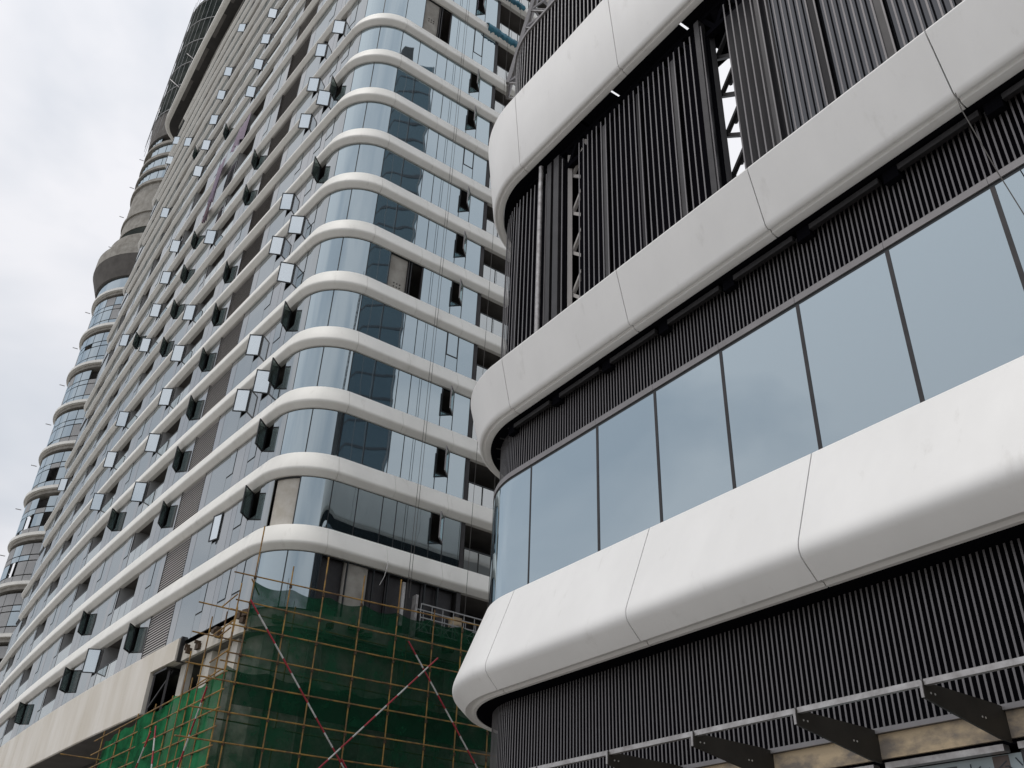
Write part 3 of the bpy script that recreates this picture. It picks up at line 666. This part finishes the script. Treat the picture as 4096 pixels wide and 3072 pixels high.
# ================================================================== distant round tower
def ringp(az, D, R): return Vector((math.sin(az)*D, math.cos(az)*D, 0)), R
D2 = 129.0; R2_ = 8.8; AZC = math.radians(-29.3)+math.asin(R2_/D2)
C2 = Vector((math.sin(AZC)*D2, math.cos(AZC)*D2, 0))
rt = thing('round_tower', 'distant round tower with curved glazing, bare concrete rings and a netted top', 'building')
def ring_solid(R, z0, z1, name, m, a0=math.radians(-150), a1=math.radians(60), Ri=None, n=40, parent=rt, smooth=30, R1=None, kind=None):
    """ring segment facing the camera; angle 0 points from centre to camera"""
    base = math.atan2(-C2.y, -C2.x); mb = MB(); Ri = Ri if Ri is not None else R-.5; R1 = R if R1 is None else R1
    vs = []
    for i in range(n+1):
        a = base+a0+(a1-a0)*i/n; c, s = math.cos(a), math.sin(a)
        vs += [(C2.x+c*R, C2.y+s*R, z0), (C2.x+c*R1, C2.y+s*R1, z1), (C2.x+c*Ri, C2.y+s*Ri, z1), (C2.x+c*Ri, C2.y+s*Ri, z0)]
    fs = []
    for i in range(n):
        for j in range(4): fs.append((i*4+j, i*4+(j+1) % 4, i*4+4+(j+1) % 4, i*4+4+j))
    fs += [(0, 3, 2, 1), (n*4, n*4+1, n*4+2, n*4+3)]
    mb.add(vs, fs); return obj(name, mb, m, parent, smooth=smooth, kind=kind)
ring_solid(R2_-1.2, -1.6, 116, 'inner_core', 'darkint')
zl = 82.9
lz = [zl-6.4*i for i in range(0, 13)]
span = math.radians(11)
def far_storey(z0, z1, seed, ledge=True):
    """two glazed storeys between ledges, panes as separate parts"""
    r = random.Random(seed); n = 15
    for rr, (za, zb) in enumerate(((z0, z0+(z1-z0)*.16), (z0+(z1-z0)*.17, z0+(z1-z0)*.49), (z0+(z1-z0)*.50, z0+(z1-z0)*.63), (z0+(z1-z0)*.64, z1-.5))):
        for i in range(-10, 9):
            a0 = i*span; a1 = a0+span
            if i >= 4 and rr in (1, 3): continue
            if r.random() < (.10 if rr in (1, 3) else .03): continue
            mt = 'g_far' if (r.random() < .8 and not (seed in (6, 7, 8) and r.random() < .75)) else 'gpanel'
            ring_solid(R2_-.15, za+.04, zb-.04, 'far_pane', mt, a0+.006, a1-.006, R2_-.3, n=2, smooth=None)
for i, z in enumerate(lz):
    ring_solid(R2_+.30, z-.45, z-.05, 'ledge', 'cream', Ri=R2_-1.3)
    ring_solid(R2_-.1, z-.95, z-.46, 'ledge_wall', 'concrete', Ri=R2_-1.3)
    if i < 9: far_storey(z-6.4+.0, z-.9, i)
ring_solid(R2_+.1, 79.5+3.4, 86.5, 'glazed_ring', 'g_far', Ri=R2_-1.2)
ring_solid(R2_+.4, 85.0, 88.2, 'flange_underside', 'slab', R1=R2_+1.6, Ri=R2_-2); ring_solid(R2_+1.6, 88.2, 90.3, 'flange_ring', 'concrete', Ri=R2_-2)
ring_solid(R2_+.6, 90.3, 93.0, 'stepped_ring', 'concrete', Ri=R2_-2); ring_solid(R2_-.3, 93.0, 95.2, 'green_wrap', 'netdark', Ri=R2_-1)
ring_solid(R2_-.2, 95.2, 104.5, 'concrete_drum', 'concrete', Ri=R2_-1.2); ring_solid(R2_+.05, 98.2, 98.7, 'ledge', 'concrete', Ri=R2_-1.2); ring_solid(R2_-.12, 95.0, 98.0, 'dark_opening', 'darkint', math.radians(34), math.radians(60), R2_-1)
for i in range(4):
    z = 104.5+i*2.9
    ring_solid(R2_+.15, z, z+.6, 'ledge', 'concrete', Ri=R2_-1.2)
    r = random.Random(i)
    for j in range(-10, 9):
        if r.random() < .1 or j > 4: continue
        ring_solid(R2_-.15, z+.62, z+2.85, 'far_pane', 'g_far', j*span+.006, (j+1)*span-.006, R2_-.3, n=2, smooth=None)
ring_solid(R2_+.1, 115.5, 121, 'dark_collar', 'slab', R1=R2_+.5, Ri=R2_-1.2)
ring_solid(R2_+.5, 121, 152, 'netted_wall', 'netdark', Ri=R2_-1.3); ring_solid(R2_+.5, 152, 157, 'netted_wall', 'netdark', R1=R2_-2.2, Ri=R2_-4); ring_solid(R2_-.6, 116, 155, 'netted_core', 'slab', Ri=R2_-2)
base = math.atan2(-C2.y, -C2.x)
for i, z in enumerate((121.2, 127.2, 133, 139, 145, 151)):
    ring_solid(R2_+.64, z, z+.14, 'scaffold_ring', 'gpanel', Ri=R2_+.5)
for i in range(30):
    a = base+math.radians(-150+7*i); mb = MB(); c, s = math.cos(a), math.sin(a); mb.tube((C2.x+c*(R2_+.7), C2.y+s*(R2_+.7), 116), (C2.x+c*(R2_+.7), C2.y+s*(R2_+.7), 154), .03, 5); obj('scaffold_upright', mb, 'gpanel', rt)
for i in range(7):
    a = base+math.radians(-95+20*i); b = a+math.radians(26); z = 122+4.4*i*1.0
    mb = MB(); R_ = R2_+.72
    for j in range(6):
        x0 = a+(b-a)*j/6; x1 = a+(b-a)*(j+1)/6; mb.tube((C2.x+math.cos(x0)*R_, C2.y+math.sin(x0)*R_, z+5-5*j/6), (C2.x+math.cos(x1)*R_, C2.y+math.sin(x1)*R_, z+5-5*(j+1)/6), .07, 5)
    obj('scaffold_brace', mb, 'galv', rt)
for j, a_ in enumerate((-30, 5, 30)):
    for i in range(4):
        a = base+math.radians(a_+i*4); z = 122+i*7+j*2; mb = MB(); c, s = math.cos(a), math.sin(a); mb.bar((C2.x+c*(R2_+.55), C2.y+s*(R2_+.55), z), (C2.x+math.cos(a+.12)*(R2_+.55), C2.y+math.sin(a+.12)*(R2_+.55), z), .08, .6); obj('pale_sheet', mb, 'blue' if i % 2 else 'pwhite', rt)
for i in range(14):
    a = base-math.radians(88); z = 30+i*6.4; mb = MB(); c, s = math.cos(a), math.sin(a)
    mb.tube((C2.x+c*(R2_+.2), C2.y+s*(R2_+.2), z), (C2.x+c*(R2_+.9), C2.y+s*(R2_+.9), z), .06, 5); obj('outrigger_pole', mb, 'galv', rt)

# ================================================================== dark glass tower seen mirrored in the corner glass
dt = thing('glass_tower', 'dark glass tower mirrored in the glazing of the rounded corner', 'building')
cx, cy = 49.0, -7.0; ax = Vector((math.sin(math.radians(29)), math.cos(math.radians(29)), 0)); ay = Vector((ax.y, -ax.x, 0)); cc = Vector((cx, cy, 0))
def dbox(a, b, c, d, z0, z1, name, m):
    mb = MB(); q = [cc+ax*a+ay*c, cc+ax*b+ay*c, cc+ax*b+ay*d, cc+ax*a+ay*d]
    mb.hexa([(p.x, p.y, z0) for p in q], [(p.x, p.y, z1) for p in q]); return obj(name, mb, m, dt)
dbox(-13, 12, 0, 22, -1.6, 128, 'curtain_wall', 'g_mirror'); dbox(-9, 7, 3, 18, 128, 136, 'roof_plant', 'bronze')
for i in range(34): dbox(-13.05, 12.05, -.05, 22.05, 4+i*3.65, 4.35+i*3.65, 'spandrel', 'g_dark')
for i in range(9): dbox(-13.08+i*3.1, -12.95+i*3.1, -.12, -.06, -1.6, 128, 'fin', 'greymetal')

# ================================================================== scaffold round the podium corner
def SR(t, fl, off=1.4): p = G0+DR*t+NR*off; return Vector((p[0], p[1], ZB+fl*H))
def SL(q, fl, t=-8.1): p = G0+DR*t+NR*q; return Vector((p[0], p[1], ZB+fl*H))
scf = thing('scaffold', 'rusty yellow tube scaffold wrapped round the podium corner', 'scaffold')
FLG = (-1.6-ZB)/H
HZ = [-.66, -.95, -1.22, -1.51, -1.80, -2.10, -2.39, -2.68, -2.97, -3.3, -3.7, -4.1]
VT = ((-7.7, -.05), (-6.35, -.42), (-5.05, -.2), (-3.48, -.3), (-1.9, -.22), (-.28, -.48), (1.05, -.6), (2.5, -.55), (4.0, -.6))
def tube_part(a, b, nm='scaffold_tube', r=.026, m='pole'):
    mb = MB(); mb.tube(a, b, r, 7); return obj(nm, mb, m, scf, smooth=50)
rr = random.Random(11)
for t, top in VT: tube_part(SR(t+rr.uniform(-.03, .03), FLG), SR(t, top))
tube_part(SR(-8.1, FLG), SR(-8.1, -1.02))
for i, fl in enumerate(HZ):
    a = -8.1-rr.uniform(.1, .45) if i < 4 else -9.3+rr.uniform(0, .4)
    tl = .012 if i == 0 else .005; tube_part(SR(a, fl, 1.455), SR(-2.0, fl+tl*6.1, 1.455)); tube_part(SR(-2.3, fl+tl*5.8, 1.50), SR(4.2, fl+tl*12.2, 1.50))
    for t, top in VT:
        if fl < top+.02:
            mb = MB(); c = SR(t, fl, 1.43); mb.bar(c-Vector((0, 0, .055)), c+Vector((0, 0, .055)), .085, .085); obj('coupler', mb, 'coupler', scf)
LQ = [1.4, -.1, -1.8, -3.6, -5.5, -7.6, -9.8, -12.2]
for i, q in enumerate(LQ[1:]): tube_part(SL(q, FLG), SL(q, -1.60+rr.uniform(-.05, .12)-.012*i))
for i, fl in enumerate((-1.72, -1.90, -2.08, -2.26, -2.44, -2.62, -2.85, -3.1)):
    tube_part(SL(1.75, fl, -8.15), SL(-13.3, fl-.01, -8.15))
    for q in LQ[1:8]:
        mb = MB(); c = SL(q, fl, -8.12); mb.bar(c-Vector((0, 0, .05)), c+Vector((0, 0, .05)), .08, .08); obj('coupler', mb, 'coupler', scf)
# short inner standards and stubs by the open corner
for t, off, a, b in ((-8.05, .3, -3, -.98), (-8.15, -.9, -3, -.95), (-7.95, .9, -3, -.7), (-8.2, -2.3, -3, -1.25), (-5.6, .35, -3.2, -.75), (-3.0, .35, -3.2, -.75), (-.8, .35, -3.2, -.75)): tube_part(SR(t, a, off), SR(t, b, off))
for t, fl, L_ in ((-8.3, -.92, 1.6), (-8.25, -1.2, 2.2), (-8.3, -1.28, 1.4), (-8.2, -1.5, 2.0), (-8.35, -1.72, 2.4)): tube_part(SR(t, fl, 1.7), SR(t+.1, fl, 1.7-L_))
for fl in (-.98, -1.3, -1.62): tube_part(SR(-9.2, fl, .6), SR(-7.3, fl, .62))
for fl in (-.95, -1.51, -2.10): tube_part(SR(-8, fl, .38), SR(4, fl, .38))
tube_part(SL(-12.3, -2.0, -9.6), SL(-12.0, -2.02, -6.5)); tube_part(SR(-7.9, -.72, 1.7), SR(-7.0, -.7, .2))
def striped(a, b, seg=.62):
    mb = MB(); L_ = (b-a).length; n = int(L_/seg)+1; d = (b-a)/n
    for i in range(n): mb.tube(a+d*i, a+d*(i+1), .03, 8, m=i % 2)
    return obj('striped_brace', mb, ['red', 'pwhite'], scf, smooth=50, label='red and white striped diagonal brace')
striped(SR(-7.77, -.93, 1.58), SR(-3.2, -2.53, 1.58)); striped(SR(-3.6, -2.36, 1.62), SR(-2.0, -2.95, 1.62)); striped(SR(-1.44, -.96, 1.6), SR(2.6, -2.44, 1.6)); striped(SR(-.13, -1.08, 1.66), SR(-5.3, -2.79, 1.66))
striped(SL(.55, -1.82, -8.3), SL(-.9, -2.7, -8.3)); striped(SL(-4.2, -1.98, -8.3), SL(-3.2, -2.7, -8.3)); striped(SL(-4.6, -2.02, -8.32), SL(-6.3, -2.8, -8.32)); striped(SL(-11.4, -2.15, -8.3), SL(-11.4, -2.8, -8.3))
# nets ------------------------------------------------------------------
def net(fn, na, nb, name, m, label, amp=.09, seed=1):
    r = random.Random(seed); ph = [(r.uniform(.5, 3), r.uniform(.5, 3), r.uniform(0, 6)) for _ in range(6)]
    vs = []
    for i in range(na+1):
        for j in range(nb+1):
            a, b = i/na, j/nb; w_ = sum(math.sin(p*a*9+q*b*6+f) for p, q, f in ph)/6; vs.append(fn(a, b, w_*amp))
    mb = MB(); mb.add(vs, [(i*(nb+1)+j, (i+1)*(nb+1)+j, (i+1)*(nb+1)+j+1, i*(nb+1)+j+1) for i in range(na) for j in range(nb)])
    o = obj(name, mb, m, smooth=60); return tag(o, label, 'net', 'green safety nets on the scaffold')
def sag(a, bays): x = (a*bays) % 1; return .05*math.sin(math.pi*x)
net(lambda a, b, w_: SR(-7.66+a*11.6, (-.69+.13*a-sag(a, 8)*(1-b)*1.0)*(1-b)+(-2.0)*b, 1.33+w_), 90, 30, 'safety_net', 'net', 'thin dark green safety net stretched below the lowest pale band', seed=2)
net(lambda a, b, w_: SR(-8.05+a*12, (-1.62-sag(a, 8)*(1-b))*(1-b)+FLG*b, 1.25+w_), 90, 40, 'safety_net', 'net', 'darker green safety net behind the crossed striped poles', seed=5)
net(lambda a, b, w_: SL(1.3-a*13.6, (-1.66-.1*a-sag(a, 9)*(1-b)*.6)*(1-b)+FLG*b, -8.05+w_*1.6), 90, 40, 'safety_net', 'netb', 'bright green safety net on the left side of the scaffold under the cream fascia', amp=.17, seed=9)

# ================================================================== hanging things on the tower
def rope(u, o, k0, k1, lab, du=0.0):
    mb = MB(); mb.tube(TP.P(u+du, o, ZB+k1*H), TP.P(u, o, ZB+k0*H), .011, 5); return tag(obj('safety_rope', mb, 'rope'), lab, 'rope', 'ropes hanging down the glazed face')
rope(5.12, .42, -.5, 13.5, 'left one of the two close ropes over the wide middle panes', .08); rope(5.24, .44, -.3, 13.5, 'right one of the two close ropes over the wide middle panes', .10)
rope(7.9, .45, -.6, 13.8, 'rope hanging over the jamb beside the open balconies', .55); rope(9.05, .45, -.2, 13.8, 'rope hanging in front of the open balconies near the white block', .2)
def drape(u0, u1, zt, zl, name, m, label, cat, amp=.05, seed=1, o=.37, grp=None):
    """cloth folded over a band: runs over the top, down the face and under the edge"""
    r = random.Random(seed); prof = [(.0, zt+.03), (.12, zt+.04), (.2, zt-.1), (o-.06, (zt+zl)/2), (o, zl+.12), (o-.02, zl), (o-.12, zl-.07), (.1, zl-.16)]
    na = max(8, int((u1-u0)/.09)); vs = []; off = [r.uniform(-1, 1) for _ in range((na+1)*len(prof))]
    for i in range(na+1):
        u = u0+(u1-u0)*i/na+ (r.uniform(-.04, .04) if i in (0, na) else 0)
        for j, (a, z) in enumerate(prof):
            vs.append(TP.P(u+(r.uniform(-.06, .06) if i in (0, na) else 0), a+.02+amp*off[i*len(prof)+j], z+amp*.6*off[(i*len(prof)+j+7) % len(off)]))
    n = len(prof); mb = MB(); mb.add(vs, [(i*n+j, (i+1)*n+j, (i+1)*n+j+1, i*n+j+1) for i in range(na) for j in range(n-1)])
    return tag(obj(name, mb, m, smooth=60), label, cat, grp)
drape(6.9, 9.5, lev(11)+1.02, lev(11)+.3, 'tarpaulin', 'blue', 'long blue tarpaulin draped over a pale band high by the block', 'tarpaulin', seed=3, o=.42)
drape(8.2, 9.6, lev(12)+1.0, lev(12)+.3, 'tarpaulin', 'blue', 'topmost blue tarpaulin, hanging at the upper edge of the picture', 'tarpaulin', seed=4, o=.42)
drape(9.58, 11.2, lev(5)+.95, lev(5)+.3, 'tarpaulin', 'blue', 'upper blue tarpaulin on a broken band end beside the slats', 'tarpaulin', seed=5, o=.3)
drape(9.58, 11.2, lev(4)+.95, lev(4)+.3, 'tarpaulin', 'blue', 'lower blue tarpaulin on a broken band end beside the slats', 'tarpaulin', seed=6, o=.3)
def sheet(pts, name, m, label, amp=.08, seed=1, n=14):
    """hung cloth between a top edge (p0,p1) and a bottom edge (p2,p3)"""
    r = random.Random(seed); p0, p1, p2, p3 = pts; vs = []
    for i in range(n+1):
        a = i/n; f = math.sin(a*17+seed)*.6+math.sin(a*31)*.4
        for j in range(9):
            b = j/8; t = p0.lerp(p1, a).lerp(p2.lerp(p3, a), b); nn = (p1-p0).cross(Vector((0, 0, 1))).normalized()
            vs.append(t+nn*(f*amp*(0.3+b))+Vector((0, 0, -.12*math.sin(math.pi*a)*(1-b))))
    mb = MB(); mb.add(vs, [(i*9+j, (i+1)*9+j, (i+1)*9+j+1, i*9+j+1) for i in range(n) for j in range(8)])
    return tag(obj(name, mb, m, smooth=70), label, 'cloth')
sheet((TP.P(4.5, -.08, lev(12)-.1), TP.P(6.3, -.08, lev(12)-.1), TP.P(4.7, -.1, lev(11)+.9), TP.P(6.3, -.1, lev(11)+.9)), 'hanging_sheet', 'sheet', 'pale purple striped sheet hung in an unglazed bay at the top', seed=2)
sheet((TP.P(-22.3, .38, lev(11)+.9), TP.P(-20.6, .4, lev(11)+1.1), TP.P(-22.0, .40, lev(10)+.9), TP.P(-21.0, .42, lev(10)+.8)), 'hanging_sheet', 'sheet', 'twisted purple striped sheet hanging down over a band', amp=.14, seed=3)
sheet((TP.P(-22.0, .46, lev(10)+1.0), TP.P(-21.2, .46, lev(10)+1.2), TP.P(-21.9, .46, lev(10)-.9), TP.P(-21.3, .46, lev(10)-.8)), 'hanging_sheet', 'sheet2', 'narrow brown and blue cloth tail below the twisted sheet', amp=.12, seed=4)
sheet((TP.P(-20.3, .1, lev(12)-.5), TP.P(-18.3, .1, lev(12)-.3), TP.P(-20.4, .2, lev(11)+1.0), TP.P(-18.4, .2, lev(11)+1.1)), 'hanging_sheet', 'sheet', 'purple sheet spread along a window above the twisted sheet', amp=.1, seed=7)
# curled white strip under the lowest band
mb = MB(); pp = [TP.P(4.16, .33, lev(0)+.35), TP.P(4.13, .36, lev(0)-.0), TP.P(4.05, .37, lev(0)-.35), TP.P(3.88, .38, lev(0)-.75)]
for a, b in zip(pp[:-1], pp[1:]): mb.bar(a, b, .035, .012)
tag(obj('loose_strip', mb, 'pwhite'), 'curled white plastic strip dangling from the lowest band', 'strip')
# suspended work platform behind the net
gd = thing('work_platform', 'suspended steel work platform with truss rails behind the net', 'platform')
def gbar(a, b, w_=.045, m='gpanel', nm='platform_rail'):
    mb = MB(); mb.bar(a, b, w_); return obj(nm, mb, m, gd)
zt2, zb2 = ZB-.40*H, ZB-.74*H
for o in (.35, 1.0):
    for z in (zt2, (zt2+zb2)/2, zb2): gbar(TP.P(5.5, o, z), TP.P(9.6, o, z))
    for i in range(9): gbar(TP.P(5.5+i*.51, o, zb2), TP.P(5.5+i*.51, o, zt2), .03, nm='platform_post')
    for i in range(8): gbar(TP.P(5.5+i*.51+(.51 if i % 2 else 0), o, zb2), TP.P(5.5+i*.51+(0 if i % 2 else .51), o, (zt2+zb2)/2), .025, nm='platform_diagonal')
mb = MB(); box_on(mb, TP, 5.5, 9.6, .35, 1.0, zb2-.05, zb2-.02); obj('platform_deck', mb, 'bronze', gd)
mb = MB(); box_on(mb, TP, 7.15, 7.55, .45, .85, zt2-.45, zt2-.1); obj('hoist_motor', mb, 'beam', gd)
mb = MB(); box_on(mb, TP, 5.35, 5.45, .5, .8, zb2-.2, zt2+.4); obj('hoist_stirrup', mb, 'galv', gd)
# cable hanging off the block
mb = MB(); pts = [BP.P(.366*WB, .045*WB, 1.037*WB), BP.P(.3635*WB, .05*WB, 1.0*WB), BP.P(.346*WB, .05*WB, .867*WB), BP.P(.3337*WB, .05*WB, .7877*WB), BP.P(.32*WB, .05*WB, .70*WB)]
for a, b in zip(pts[:-1], pts[1:]): mb.tube(a, b, .009, 6)
tag(obj('hanging_cable', mb, 'rope'), 'thin cable hanging from a white band joint across the glazing at right', 'cable')
# lattice mast in the gap between the two buildings
ma = thing('lattice_mast', 'grey steel lattice mast rising behind the slatted corner of the block', 'mast')
a0 = Vector((-.0085, 1, 1.20))*23.5; b0 = Vector((.06, 1, 1.62))*23.5
ex = Vector((1, 0, 0)); ey = Vector((0, 1, 0))
leg = [ex*x+ey*y for x, y in ((-.45, -.3), (.25, -.3), (.25, .4), (-.45, .4))]
for l in leg:
    mb = MB(); mb.bar(a0+l, b0+l, .12); obj('mast_leg', mb, 'greymetal', ma)
nn = 9
for i in range(nn):
    p = a0.lerp(b0, i/nn); q = a0.lerp(b0, (i+1)/nn)
    for j in range(4):
        mb = MB(); mb.bar(p+leg[j], q+leg[(j+1) % 4], .07); obj('mast_brace', mb, 'greymetal', ma)
        mb = MB(); mb.bar(p+leg[j], p+leg[(j+1) % 4], .07); obj('mast_rung', mb, 'galv', ma)
